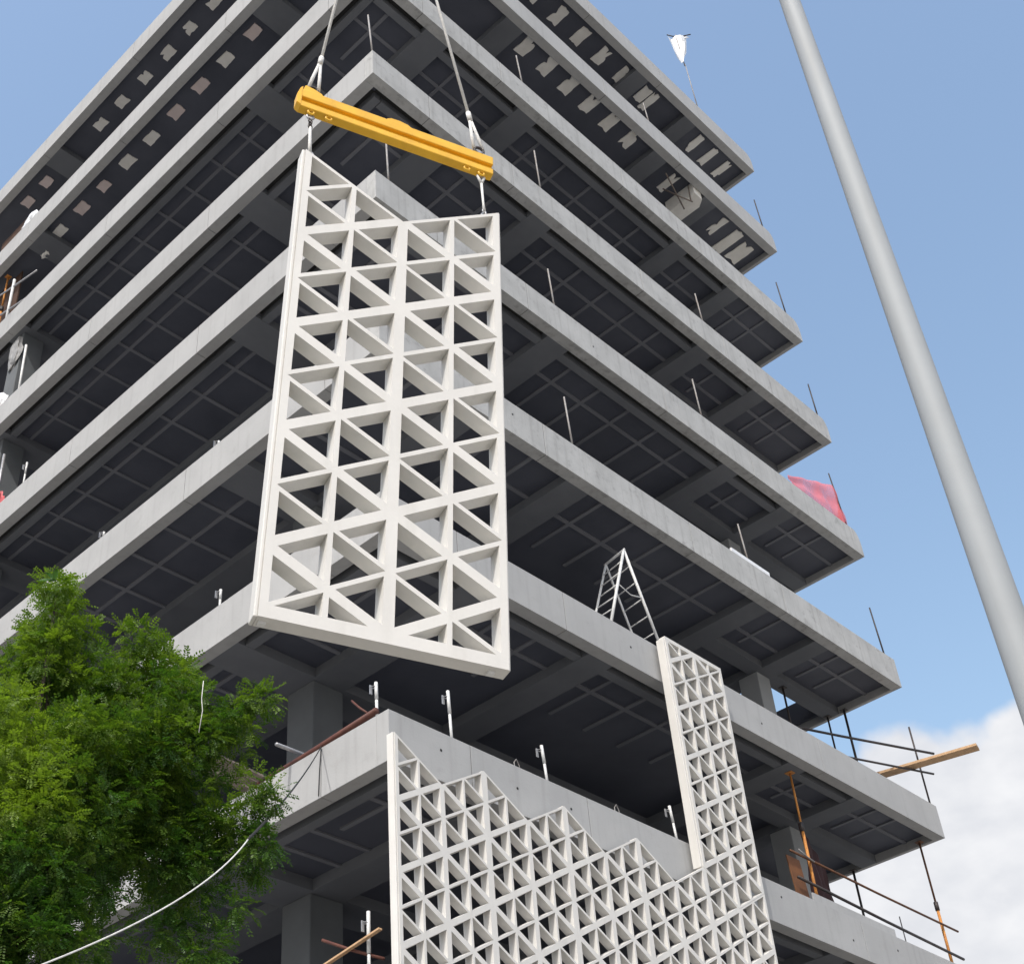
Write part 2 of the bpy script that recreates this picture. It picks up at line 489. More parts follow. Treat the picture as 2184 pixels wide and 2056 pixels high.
rp = random.Random(5)
for k in range(0, 9):
    z = (k - 1) * 4.0
    hole = (14.42, 17.1, 2.14, 5.2) if k == 3 else None
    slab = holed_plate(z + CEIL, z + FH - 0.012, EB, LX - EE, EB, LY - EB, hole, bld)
    # edge beams, cast in lengths with open joints
    rmat = M['stained'] if k in (4, 5, 6, 3) else M['fascia']
    for i in range(len(RSEG) - 1):
        x0 = RSEG[i] + (GAP / 2 if i else 0); x1 = RSEG[i + 1] - (GAP / 2 if i < len(RSEG) - 2 else 0)
        if i == len(RSEG) - 2 and k >= 4:
            r = 0.42
            prof = [(x0, z), (x1, z), (x1, z + FH - r)]
            prof += [(x1 - r * 0.55 + r * 0.55 * math.cos(a), z + FH - r + r * math.sin(a)) for a in [math.radians(q) for q in (20, 40, 60, 78)]]
            prof += [(x1 - r * 0.55, z + FH), (x0, z + FH)]
            prism_y('edge_beam', prof, 0, EB, rmat, slab)
        else:
            dz = {3: 0.0, 4: -0.02}.get(i, 0.0) if k == 4 else 0.0
            box('edge_beam', x0, x1, 0 + (0.012 if k == 4 and i == 4 else 0), EB, z + dz, z + FH, rmat, slab, bevel=0.004)
    for i in range(len(LSEG) - 1):
        y0 = LSEG[i] + (GAP / 2 if i else 0.003); y1 = LSEG[i + 1] - (GAP / 2 if i < len(LSEG) - 2 else 0)
        box('edge_beam', 0, EB, y0, y1, z, z + FH, M['fascia'], slab, bevel=0.004)
    for x in RSEG[1:-1]:
        box('joint_filler', x - GAP / 2 + 0.0005, x + GAP / 2 - 0.0005, 0.006, EB - 0.002, z + 0.006, z + FH - 0.006, M['black'], slab)
    for y in LSEG[1:-1]:
        box('joint_filler', 0.006, EB - 0.002, y - GAP / 2 + 0.0005, y + GAP / 2 - 0.0005, z + 0.015, z + FH - 0.015, M['black'], slab)
    box('edge_beam', LX - EE, LX, EB + 0.003, LY, z, z + FH, M['fascia'], slab, bevel=0.004)
    box('edge_beam', EB, LX - EE, LY - EB, LY, z, z + FH, M['fascia'], slab)
    # main beams under the slab
    zt, zb = z + CEIL, z + 0.002
    ybands = list(YB)
    for (y0, y1) in YB:
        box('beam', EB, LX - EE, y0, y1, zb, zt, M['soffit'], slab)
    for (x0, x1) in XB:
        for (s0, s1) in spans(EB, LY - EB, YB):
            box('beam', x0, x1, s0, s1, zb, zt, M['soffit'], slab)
    for (s0, s1) in spans(12.0, LX - EE, XB):
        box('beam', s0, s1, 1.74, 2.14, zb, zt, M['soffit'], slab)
    # slim beams just behind the edge beams
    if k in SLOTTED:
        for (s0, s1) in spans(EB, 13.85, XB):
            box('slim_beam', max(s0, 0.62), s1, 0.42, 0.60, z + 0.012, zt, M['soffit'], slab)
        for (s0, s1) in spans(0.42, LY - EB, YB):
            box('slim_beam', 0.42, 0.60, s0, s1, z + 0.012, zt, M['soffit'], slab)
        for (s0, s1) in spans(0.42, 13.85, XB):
            box('slot_shade_strip', s0, s1, EB, 0.42, zt - 0.02, zt, M['black'], slab)  # black strip added to paint the deep shade inside the slot
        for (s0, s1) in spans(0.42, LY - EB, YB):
            box('slot_shade_strip', EB, 0.42, s0, s1, zt - 0.02, zt, M['black'], slab)
    # shallow ribs on the recess ceilings
    rz0 = z + CEIL - 0.03
    if k not in (7, 8):
        W = 0.085
        for x in (1.15, 3.4, 4.3, 6.4, 7.4, 8.42, 9.45, 10.45, 12.75, 15.12, 15.9):
            y0 = 0.60 if (k in SLOTTED and x < 13.85) else EB
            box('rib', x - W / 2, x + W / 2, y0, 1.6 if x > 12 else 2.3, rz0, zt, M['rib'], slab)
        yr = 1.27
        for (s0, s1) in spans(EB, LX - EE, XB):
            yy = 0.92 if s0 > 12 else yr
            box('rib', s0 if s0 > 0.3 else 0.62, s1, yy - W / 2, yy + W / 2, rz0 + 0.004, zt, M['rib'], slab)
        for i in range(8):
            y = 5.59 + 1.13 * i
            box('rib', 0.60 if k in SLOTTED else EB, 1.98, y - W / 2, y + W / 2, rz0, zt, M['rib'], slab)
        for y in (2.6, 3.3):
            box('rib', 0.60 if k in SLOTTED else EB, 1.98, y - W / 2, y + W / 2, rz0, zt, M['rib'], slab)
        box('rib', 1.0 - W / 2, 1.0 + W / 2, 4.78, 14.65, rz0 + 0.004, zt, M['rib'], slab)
    # torn pale plaster patches left on the two top ceilings
    if k in (7, 8):
        pz = z + CEIL - 0.03
        wob = lambda: rp.choice((0, 1, 2, 3, 4, 0))
        for i in range(6 if k == 7 else 4):
            x = (6.26 + 0.885 * i) if k == 7 else (8.35 + 1.0 * i)
            patch(slab, x, 0.56 if k == 7 else 0.74, pz, 0.36, 0.60, rp, wob(), M['patch'])
        if k == 8:
            for x in (6.35, 7.35, 12.35):
                patch(slab, x, 0.74, pz, 0.34, 0.55, rp, wob(), M['patch'])
        for x in (12.7, 15.05, 15.8, 16.55) if k == 8 else (12.75, 15.18):
            patch(slab, x, 0.76, pz, 0.26, 0.72, rp, rp.choice((0, 1, 2, 3, 4)), M['patch'])
        if k == 7:
            patch(slab, 15.95, 0.9, pz, 0.38, 1.0, rp, 0, M['patch'])
            patch(slab, 16.6, 0.9, pz, 0.5, 0.8, rp, 4, M['patch'])
            for x in (2.95, 3.8):
                patch(slab, x, 0.7, pz, 0.26, 0.34, rp, 3, M['patch'])
        for i in range(9 if k == 7 else 8):
            y = (5.27 + 1.143 * i) if k == 7 else (6.28 + 1.143 * i + (0.0 if i < 7 else 0.7))
            pm = M['patch_pink'] if rp.random() < 0.4 else M['patch']
            patch(slab, (0.665 if k == 7 else 0.725) + rp.uniform(-.02, .02), y + rp.uniform(-.04, .04), pz, rp.uniform(.27, .33), rp.uniform(.40, .50), rp, rp.choice((0, 0, 0, 4, 1)) if k == 7 else wob(), pm)
        if k == 8:
            for y in (16.2, 17.3):
                patch(slab, 0.71, y, pz, 0.30, 0.45, rp, 0, M['patch_pink'])
    # columns of the storey above
    if k < 8:
        for (x0, x1, y0, y1) in ((2.0, 2.7, 4.03, 4.74), (13.87, 14.40, 1.92, 2.46), (0.36, 1.0, 14.88, 15.48),
                                 (5.2, 5.76, 4.03, 4.7), (11.43, 11.97, 4.03, 4.7), (2.0, 2.66, 14.75, 15.4),
                                 (11.43, 11.97, 14.75, 15.4)):
            if k >= 6 and x0 < 1: continue
            box('column', x0, x1, y0, y1, z + FH - 0.01, z + 4.0 + (0.002), M['lit_column'] if x0 == 13.87 else M['column'], bld, bevel=0.02)
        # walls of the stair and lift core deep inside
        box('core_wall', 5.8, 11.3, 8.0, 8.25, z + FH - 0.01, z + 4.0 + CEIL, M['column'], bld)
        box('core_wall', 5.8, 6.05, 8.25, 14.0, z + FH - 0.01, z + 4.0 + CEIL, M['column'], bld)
for (x0, x1, y0, y1) in ((2.0, 2.7, 4.03, 4.74), (13.87, 14.40, 1.92, 2.46), (0.36, 1.0, 14.88, 15.48), (5.2, 5.76, 4.03, 4.7), (11.43, 11.97, 4.03, 4.7)):
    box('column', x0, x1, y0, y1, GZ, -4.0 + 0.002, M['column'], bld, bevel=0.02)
for (mx_, mz_, mk) in ((1.02, 0.50, 1), (2.62, 0.42, 1), (3.85, 0.47, 1), (9.6, 0.55, 1), (11.9, 0.3, 1), (13.6, 0.5, 1), (14.2, 0.22, 1), (6.1, 4.42, 2), (8.9, 4.5, 2), (10.2, 4.35, 2), (6.4, 12.35, 4), (3.4, 8.5, 3)):
    V, F = tube_geo([(mx_, -0.004, mz_), (mx_, 0.02, mz_)], 0.022, 10)
    put('tie_hole', V, F, M['black'], bld)
# roof upstand, a pale block dropped below the seventh ceiling
blk = [(13.28, 0.27), (13.66, 0.27), (13.83, 0.5), (13.83, 1.3), (13.28, 1.3)]
V = [(x, y, 23.72) for x, y in blk] + [(x, y, 24.21) for x, y in blk]
n = 5
put('formwork_box', V, [tuple(range(n - 1, -1, -1)), tuple(range(n, 2 * n))] + [(i, (i + 1) % n, n + (i + 1) % n, n + i) for i in range(n)], M['patch'], bld)

# ------------------------------------------------------------------ lattice panels
PA = 0.5055
PW = PA * 0.866
PD = 0.13
THICK, THIN = 0.041, 0.018

def lattice_geo(top, bottom, odd_thick, edge=0.058, vthick=0.043, vthin=0.020, taper=0.011, flat_in=0.035):
    """4 columns of a triangular grid. top / bottom: 'zig' or a flat level; returns local geometry
    x along the panel, y into its depth, z up (metres)."""
    nodes = lambda c: [i + (0.5 if c % 2 else 0.0) for i in range(-3, 12)]
    def toplim(c): return 9 - (1 - abs(c - 2) / 2.0) if top == 'zig' else top
    def botlim(c): return -(1 - abs(c - 2) / 2.0) if bottom == 'zig' else bottom
    par = 1 if odd_thick else 0
    def diag_thick(c, v, sgn):
        # level at column 0 of the line through (c, v) with slope sgn/2 per column
        v0 = round(v - sgn * c * 0.5)
        return (v0 % 2) == par
    cells = []
    for c in range(4):
        for v in nodes(c):
            cells.append([(c, v), (c + 1, v + 0.5), (c, v + 1)])
            cells.append([(c, v), (c + 1, v - 0.5), (c + 1, v + 0.5)])
    polys = []
    eps = 1e-6
    for tri in cells:
        mc = sum(p[0] for p in tri) / 3; mv = sum(p[1] for p in tri) / 3
        poly = list(tri)
        if top != 'zig':
            poly = clip(poly, top, False)
        elif mv > toplim(mc) - eps: continue
        if bottom != 'zig':
            poly = clip(poly, bottom, True)
        elif mv < botlim(mc) + eps: continue
        if len(poly) >= 3: polys.append(poly)
    V, F = [], []
    for poly in polys:
        n = len(poly)
        P = [Vector((c * PW, v * PA)) for c, v in poly]
        area = sum(P[i].x * P[(i + 1) % n].y - P[(i + 1) % n].x * P[i].y for i in range(n))
        if area < 0:
            poly = poly[::-1]; P = P[::-1]
        ins = []
        for i in range(n):
            (c0, v0), (c1, v1) = poly[i], poly[(i + 1) % n]
            if abs(c0 - c1) < eps:
                if c0 in (0, 4): h = edge
                else: h = vthick if c0 == 2 else vthin
            elif abs(v0 - v1) < eps: h = flat_in
            else:
                sgn = 1 if (v1 - v0) * (c1 - c0) > 0 else -1
                h = THICK if diag_thick(c0, v0, sgn) else THIN
                mc, mv = (c0 + c1) / 2, (v0 + v1) / 2
                if top == 'zig' and abs(mv - toplim(mc)) < eps: h = 0.03
                if bottom == 'zig' and abs(mv - botlim(mc)) < eps: h = 0.03
            ins.append(h)
        def inset(extra):
            L = []
            for i in range(n):
                a, b2 = P[i], P[(i + 1) % n]
                d = (b2 - a).normalized(); nn = Vector((-d.y, d.x))
                L.append((a + nn * (ins[i] + extra), d))
            Q = []
            for i in range(n):
                p0, d0 = L[i - 1]; p1, d1 = L[i]
                den = d0.x * d1.y - d0.y * d1.x
                t2 = ((p1.x - p0.x) * d1.y - (p1.y - p0.y) * d1.x) / den
                Q.append(p0 + d0 * t2)
            return Q
        QF, QB = inset(0.0), inset(taper)
        ok = all((QB[(i + 1) % n] - QB[i]).dot(P[(i + 1) % n] - P[i]) > 0 for i in range(n))
        o = len(V)
        if not ok:
            V += [(p.x, 0, p.y) for p in P] + [(p.x, PD, p.y) for p in P]
            F.append(tuple(o + i for i in range(n))); F.append(tuple(o + n + i for i in reversed(range(n))))
            continue
        V += [(p.x, 0, p.y) for p in P] + [(p.x, 0, p.y) for p in QF] + [(p.x, PD, p.y) for p in QB] + [(p.x, PD, p.y) for p in P]
        for i in range(n):
            j = (i + 1) % n
            F.append((o + i, o + j, o + n + j, o + n + i))
            F.append((o + n + i, o + n + j, o + 2 * n + j, o + 2 * n + i))
            F.append((o + 2 * n + i, o + 2 * n + j, o + 3 * n + j, o + 3 * n + i))
    # outer walls
    def outline():
        if bottom == 'zig': lo = [(0, 0), (1, -0.5), (2, -1), (3, -0.5), (4, 0)]
        else: lo = [(0, bottom), (4, bottom)]
        if top == 'zig': hi = [(4, 9), (3, 8.5), (2, 8), (1, 8.5), (0, 9)]
        else: hi = [(4, top), (0, top)]
        return lo + hi
    ol = outline(); n = len(ol); o = len(V)
    for lev, dz, on in ((bottom, -0.065, bottom != 'zig'), (top, 0.05, top != 'zig')):
        if not on: continue
        for c in range(4):
            for yy in (0, PD):
                q_ = len(V)
                V += [(c * PW, yy, lev * PA), ((c + 1) * PW, yy, lev * PA), ((c + 1) * PW, yy, lev * PA + dz), (c * PW, yy, lev * PA + dz)]
                F.append((q_, q_ + 1, q_ + 2, q_ + 3))
    o = len(V)
    ol = [(c, v - (0.065 / PA if bottom != 'zig' and abs(v - bottom) < eps else 0) + (0.05 / PA if top != 'zig' and abs(v - top) < eps else 0)) for c, v in ol]
    V += [(c * PW, 0, v * PA) for c, v in ol] + [(c * PW, PD, v * PA) for c, v in ol]
    for i in range(n):
        j = (i + 1) % n
        F.append((o + j, o + i, o + n + i, o + n + j))
    return V, F

def clip(poly, lev, keep_above):
    out = []
    n = len(poly)
    ins = lambda p: (p[1] >= lev - 1e-9) if keep_above else (p[1] <= lev + 1e-9)
    for i in range(n):
        a, b2 = poly[i], poly[(i + 1) % n]
        if ins(a): out.append(a)
        if ins(a) != ins(b2) and abs(a[1] - lev) > 1e-9 and abs(b2[1] - lev) > 1e-9:
            t2 = (lev - a[1]) / (b2[1] - a[1])
            out.append((a[0] + (b2[0] - a[0]) * t2, lev))
    q = []
    for p_ in out:
        if not q or (abs(p_[0] - q[-1][0]) + abs(p_[1] - q[-1][1])) > 1e-6: q.append(p_)
    if len(q) > 1 and (abs(q[0][0] - q[-1][0]) + abs(q[0][1] - q[-1][1])) < 1e-6: q.pop()
    ar = sum(q[i][0] * q[(i + 1) % len(q)][1] - q[(i + 1) % len(q)][0] * q[i][1] for i in range(len(q))) if len(q) > 2 else 0
    return q if abs(ar) > 1e-3 else []

def bevelled_box_mesh(name, x0, x1, y0, y1, z0, z1, mat, bev=0.008):
    bm = bmesh.new()
    vs = [bm.verts.new(v) for v in boxv(x0, x1, y0, y1, z0, z1)]
    for f in BOXF: bm.faces.new([vs[i] for i in f])
    bmesh.ops.bevel(bm, geom=bm.edges[:], offset=bev, segments=2, affect='EDGES', profile=0.5)
    me = bpy.data.meshes.new(name); bm.to_mesh(me); bm.free()
    me.materials.append(mat)
    return me

def lattice_mesh(name, *a, **k):
    V, F = lattice_geo(*a, **k)
    me = mesh_from(name, V, F, M['panel'])
    bm = bmesh.new(); bm.from_mesh(me)
    bmesh.ops.remove_doubles(bm, verts=bm.verts[:], dist=1e-5)
    bmesh.ops.recalc_face_normals(bm, faces=bm.faces[:])
    bm.to_mesh(me); bm.free()
    return me

LAT_UP = lattice_mesh('lattice', 'zig', 0, True)             # flat foot, notched top
LAT_DN = lattice_mesh('lattice', 9, 'zig', False, edge=0.075)             # flat top, pointed foot
RAIL_L = bevelled_box_mesh('side_rail', -0.028, 0.0, 0.012, PD + 0.006, -0.065, 9 * PA, M['panel'])
RAIL_R = bevelled_box_mesh('side_rail', 4 * PW, 4 * PW + 0.012, 0.008, PD + 0.006, -0.065, 9 * PA, M['panel'], 0.004)
RAIL_LT = bevelled_box_mesh('side_rail', -0.045, 0.0, 0.015, PD + 0.05, 0.0, 9 * PA, M['panel'])
BRK = mesh_from('bracket', *merge((boxv(-0.03, 0.03, PD, PD + 0.12, -0.05, 0.05), BOXF), (boxv(-0.05, 0.05, PD + 0.10, PD + 0.125, -0.10, 0.10), BOXF)), M['steel'])

def panel(name, label, group=None, tall=False):
    r = empty(name, (0, 0, 0), label, 'panel', group)
    if tall:
        link('lattice', LAT_DN, r); link('side_rail', RAIL_LT, r)
    else:
        link('lattice', LAT_UP, r)
        link('side_rail', RAIL_L, r)
        link('side_rail', RAIL_R, r)
    return r

names = ['white triangle lattice panel fixed at the building corner, leftmost of the mounted row',
         'white triangle lattice panel, second from the corner in the mounted row',
         'white triangle lattice panel, third from the corner in the mounted row',
         'white triangle lattice panel, fourth from the corner in the mounted row',
         'white triangle lattice panel right under the tall single upper panel']
for i in range(5):
    r = panel('lattice_panel', names[i], 'mounted lattice panels in the lowest row')
    r.location = (-0.13 + 1.752 * i, -0.25, 0.27 - 9 * PA)
    for u, v in ((0.5, 8.05), (3.5, 8.05), (0.5, 0.9), (3.5, 0.9)):
        link('bracket', BRK, r, (u * PW, 0.0, v * PA + 0.1))
r = panel('lattice_panel', 'tall narrow white lattice panel mounted alone one storey higher, flat top', 'mounted lattice panel of the upper row', True)
r.location = (-0.13 + 1.752 * 4, -0.25, 0.275)
for u, v in ((0.5, 8.6), (3.5, 8.6)):
    link('bracket', BRK, r, (u * PW, 0.0, v * PA))

# the hanging one: same panel, turned and slightly tilted on its slings
HQ = (-7.258, -6.494, -4.197, -0.39, -0.04, 0.042)
yaw = HQ[3]
hv = Vector((math.cos(yaw), math.sin(yaw), HQ[4])).normalized()
nv = Vector((math.sin(yaw), -math.cos(yaw), 0))
uv = (Vector((0, 0, 1)) - HQ[4] * Vector((math.cos(yaw), math.sin(yaw), 0)) + HQ[5] * nv)
uv = (uv - hv * uv.dot(hv)).normalized()
bv = uv.cross(hv)
HM = Matrix(((hv.x, bv.x, uv.x, HQ[0]), (hv.y, bv.y, uv.y, HQ[1]), (hv.z, bv.z, uv.z, HQ[2]), (0, 0, 0, 1)))
hp = panel('lattice_panel', 'big white triangle lattice panel hanging in the air below the yellow beam')
hp['group'] = 'lattice panel on the crane'
hp.matrix_world = HM
lug = mesh_from('lifting_lug', *merge((boxv(-0.03, 0.03, 0.03, 0.09, -0.02, 0.012), BOXF), torus_geo((0, 0.06, 0.035), (1, 0, 0), (0, 0, 1), 0.03, 0.008)), M['steel'])
link('lifting_lug', lug, hp, (0.11 * PW, 0, 9 * PA - 0.01))
link('lifting_lug', lug, hp, (3.75 * PW, 0, 8.88 * PA))
fixing = mesh_from('fixing_plate', boxv(-0.025, 0.025, 0.05, 0.10, -0.085, -0.06), BOXF, M['white_paint'])
link('fixing_plate', fixing, hp, (3.75 * PW, 0, 0))
link('fixing_plate', fixing, hp, (0.1 * PW, 0, 0))

# ------------------------------------------------------------------ spreader beam and slings
def HP(u, v, d=0.06):
    return HM @ Vector((u * PW, d, v * PA))
A0 = HP(0.11, 9.03); A1 = HP(3.75, 8.95)
BZ = 0.58
b0 = A0 + Vector((0, 0, BZ)); b1 = A1 + Vector((0, 0, BZ))
bd = (b1 - b0).normalized()
bs = bd.cross(Vector((0, 0, 1))).normalized()      # towards the camera side
bu = bs.cross(bd)
mid = (b0 + b1) / 2
BL = (b1 - b0).length
BM = Matrix(((bd.x, bs.x, bu.x, mid.x), (bd.y, bs.y, bu.y, mid.y), (bd.z, bs.z, bu.z, mid.z), (0, 0, 0, 1)))
sb = empty('spreader_beam', (0, 0, 0), 'yellow steel spreader beam carrying the hanging lattice panel', 'lifting beam')
sb.matrix_world = BM
hl = BL / 2 + 0.11
H = 0.25
def lbox(name, x0, x1, y0, y1, z0, z1, mat, parent, bev=0.006):
    return link(name, bevelled_box_mesh(name, x0, x1, y0, y1, z0, z1, mat, bev), parent)
lbox('bottom_flange', -hl, hl, -0.042, 0.042, 0.0, 0.075, M['yellow'], sb, 0.008)
lbox('web', -hl + 0.002, hl - 0.002, -0.010, 0.010, 0.07, 0.15, M['yellow'], sb, 0.003)
lbox('top_flange', -hl, hl, -0.042, 0.042, 0.14, H, M['yellow'], sb, 0.008)
# swollen left end cap and top lug plates
def polyplate(name, prof, y0, y1, mat, parent):
    n = len(prof)
    V = [(x, y0, z) for x, z in prof] + [(x, y1, z) for x, z in prof]
    F = [tuple(range(n)), tuple(range(2 * n - 1, n - 1, -1))] + [((i + 1) % n, i, n + i, n + (i + 1) % n) for i in range(n)]
    me = mesh_from(name, V, F, mat)
    bm = bmesh.new(); bm.from_mesh(me)
    bmesh.ops.recalc_face_normals(bm, faces=bm.faces[:])
    bmesh.ops.bevel(bm, geom=bm.edges[:], offset=0.006, segments=2, affect='EDGES')
    bm.to_mesh(me); bm.free()
    return link(name, me, parent)
polyplate('end_cap', [(-hl - 0.03, 0.03), (-hl + 0.012, -0.004), (-hl + 0.012, 0.29), (-hl - 0.01, 0.255), (-hl - 0.035, 0.15)], -0.046, 0.046, M['yellow'], sb)
polyplate('top_lug', [(-hl + 0.015, H - 0.01), (-hl + 0.20, H - 0.01), (-hl + 0.185, H + 0.02), (-hl + 0.12, H + 0.05), (-hl + 0.03, H + 0.07)], -0.040, 0.040, M['yellow'], sb)
polyplate('top_lug', [(-0.12, H - 0.01), (0.14, H - 0.01), (0.08, H + 0.035), (0.0, H + 0.05), (-0.08, H + 0.045), (-0.12, H + 0.02)], -0.036, 0.036, M['yellow'], sb)
polyplate('top_lug', [(hl - 0.17, H - 0.01), (hl - 0.05, H - 0.01), (hl - 0.08, H + 0.07), (hl - 0.14, H + 0.07)], -0.012, 0.012, M['steel'], sb)
for x in (-BL / 2, -BL / 2 + 0.16, BL / 2 - 0.14, BL / 2):
    V, F = torus_geo((x, 0.02, -0.02), (1, 0, 0), (0, 0, 1), 0.026, 0.011)
    link('eye_bolt', mesh_from('eye_bolt', V, F, M['yellow'], True), sb)

def chain_geo(p0, p1, n, R=0.028, r=0.008):
    g_ = []
    p0, p1 = Vector(p0), Vector(p1)
    d = (p1 - p0).normalized()
    a = d.cross(Vector((1, 0, 0))).normalized(); c = d.cross(a)
    for i in range(n):
        q = p0 + (p1 - p0) * ((i + 0.5) / n)
        V, F = torus_geo((0, 0, 0), (1, 0, 0), (0, 1, 0), R, r, 10, 5)
        s = ((p1 - p0).length / n) * 0.62 / R
        ax = a if i % 2 else c
        g_.append(([q + d * v.x * s + ax * v.y * 0.7 + d.cross(ax) * v.z for v in V], F))
    return merge(*g_)

def lower_sling(label, top, bot, chained):
    o = empty('lower_sling', bot, label, 'sling', 'short slings between the yellow beam and the hanging panel')
    d = (top - bot)
    V, F = merge(torus_geo(top - d * 0.07, bd, (0, 0, 1), 0.03, 0.010))
    put('shackle', V, F, M['steel'], o, True)
    a = top - d * 0.13
    if chained:
        V, F = chain_geo(a, a - d * 0.22, 3)
        put('chain', V, F, M['dark_steel'], o, True)
        tube('rope', [a - d * 0.20, bot + d * 0.28, bot + d * 0.05], [0.013, 0.015, 0.018], M['rope'], o)
    else:
        s2 = bd * 0.035
        V, F = merge(tube_geo([top - s2 - d * 0.04, a - d * 0.08], [0.011, 0.013]), tube_geo([top + s2 - d * 0.04, a - d * 0.08], [0.011, 0.013]))
        put('fork', V, F, M['rope'], o, True)
        tube('rope', [a - d * 0.06, bot + d * 0.28, bot + d * 0.12], [0.012, 0.010, 0.016], M['rope'], o)
        V, F = chain_geo(bot + d * 0.14, bot + d * 0.0, 2)
        put('chain', V, F, M['steel'], o, True)
    return o
lower_sling('short white sling from left end of yellow beam to the panel peak', b0 + Vector((0, 0, -0.02)), A0, True)
lower_sling('short white sling from right end of yellow beam to panel corner', b1 + Vector((0, 0, -0.02)), A1, False)

HOOK = mid + Vector((0, 0, 6.1))
def upper_sling(label, p, open_len):
    o = empty('lifting_sling', p, label, 'sling', 'long slings rising from the yellow beam to the crane')
    d = (HOOK - p); L = d.length; d = d.normalized()
    s2 = d.cross(bs).normalized() * 0.045
    j = p + d * open_len
    for sg in (-1, 1):
        tube('sling_leg', [p + s2 * sg, p + s2 * sg * 0.7 + d * open_len * 0.4, j + d * 0.05], [0.017, 0.016, 0.014], M['rope'], o)
    tube('ferrule', [j - d * 0.02, j + d * 0.10], 0.024, M['rope'], o)
    tube('rope', [j + d * 0.05, p + d * L * 0.5, HOOK], 0.0145, M['rope'], o)
    V, F = merge(torus_geo(p - d * 0.03 + Vector((0, 0, 0.01)), s2, d, 0.045, 0.014))
    put('shackle', V, F, M['dark_steel'], o, True)
    return o
upper_sling('long white sling rising from left end of the yellow beam', BM @ Vector((-BL / 2 - 0.0, 0, H + 0.10)), 0.42)
upper_sling('long white sling rising from right end of the yellow beam', BM @ Vector((BL / 2 - 0.02, 0, H + 0.10)), 0.42)

# ------------------------------------------------------------------ tall pole
px, py = -0.33, -8.71
pole = empty('tall_pole', (px, py, GZ), 'tall tapered pale grey steel pole standing in the sky right of the building', 'pole')
zs = [GZ, -8, -5, -3, 0, 3, 5, 7.5, 10, 14]
def prad(z): return 0.171 - (z + 3) * 0.0036
tube('shaft', [(px, py, z) for z in zs], [prad(z) for z in zs], M['pole'], pole, 32)
V, F = merge((boxv(px - 0.35, px + 0.35, py - 0.35, py + 0.35, GZ, GZ + 0.04), BOXF))
put('base_plate', V, F, M['steel'], pole)

# ------------------------------------------------------------------ rods along the slab edges
ORD = {1: 'lowest', 2: 'second', 3: 'third', 4: 'fourth', 5: 'fifth', 6: 'sixth', 7: 'seventh', 8: 'top'}
def rod(label, x, y, z0, z1, r=0.020, lean=(0, 0), mat='rod', name='steel_rod', group='thin rods standing on the slab edges'):
    o = tube(name, [(x, y, z0), (x + lean[0] * 0.5, y + lean[1] * 0.5, (z0 + z1) / 2), (x + lean[0], y + lean[1], z1)], [r, r, r * 0.9], M[mat], None, 8)
    return tag(o, label, 'rod', group)
rods = [
 (7, 17.0, 24.6, 26.35, 'by its right end'), (6, 16.9, 20.8, 22.35, 'by its right end'), (5, 17.1, 16.75, 18.2, 'by its right end'),
 (3, 17.05, 8.78, 10.3, 'by its right end'), (5, 11.7, 16.78, 18.0, 'two thirds along to the right'), (4, 10.6, 12.78, 14.15, 'two thirds along to the right'),
 (3, 11.3, 8.78, 10.0, 'two thirds along to the right'), (3, 5.3, 8.78, 10.2, 'just right of the hanging panel'), (4, 5.32, 12.78, 14.1, 'just right of the hanging panel'),
 (5, 5.4, 16.78, 18.4, 'right of the yellow beam end'), (6, 5.25, 20.78, 22.1, 'right of the long right sling'), (7, 11.2, 24.78, 25.9, 'two thirds along to the right'),
 (5, 0.10, 16.78, 18.25, 'exactly at its corner'), (4, 0.45, 12.78, 14.2, 'next to its corner below the yellow beam')]
for k, x, z0, z1, where in rods:
    rod('thin steel rod on the %s slab up, %s' % (ORD[k], where), x, 0.10, z0, z1, lean=(random.uniform(-0.10, 0.0), 0.02), mat='dark_steel' if x > 16 else 'rod')

# white guard posts with clips on the lowest slab
def post(label, x, y, z0, z1, tilt=0.0):
    o = empty('guard_post', (x, y, z0), label, 'post', 'white posts on the lower slab edges')
    zc = z0 + (z1 - z0) * 0.55
    tube('shaft', [(x, y, z0), (x + tilt * .5, y, zc - 0.012)], 0.022, M['white_paint'], o)
    tube('shaft', [(x + tilt * .5, y, zc + 0.006), (x + tilt, y, z1)], 0.026, M['white_paint'], o)
    zt = z1 - (z1 - z0) * 0.12
    V, F = merge((boxv(x + tilt - 0.075, x + tilt - 0.028, y + 0.05, y + 0.062, zt - 0.12, zt + 0.03), BOXF), torus_geo((x + tilt - 0.02, y + 0.03, zt), (0, 1, 0), (1, 0, 0), 0.035, 0.006))
    put('clip', V, F, M['steel'], o)
    return o
post('white post at the corner of the lowest slab', 0.09, 0.33, 0.79, 1.42, -0.01)
post('white post on the lowest slab next to the corner post', 1.36, 0.10, 0.79, 1.66, -0.03)
post('white post on the lowest slab above the third mounted panel', 3.46, 0.10, 0.79, 1.47, -0.06)
post('white post on the lowest slab left of the tall narrow panel', 6.75, 0.10, 0.79, 1.46, -0.08)
post('white post below the lowest slab left of the mounted panels', 0.12, 0.60, -3.22, -1.95)
post('short white post on the second slab left of the hanging panel', 0.10, 4.32, 4.79, 5.24)
post('short white stub on the third slab far along the left side', 0.10, 8.60, 8.79, 9.04)
post('short white stub on the third slab beside the hanging panel', 0.10, 4.70, 8.79, 8.99)
post('white stub on the fourth slab near the left picture edge', 0.10, 12.7, 12.79, 13.6)
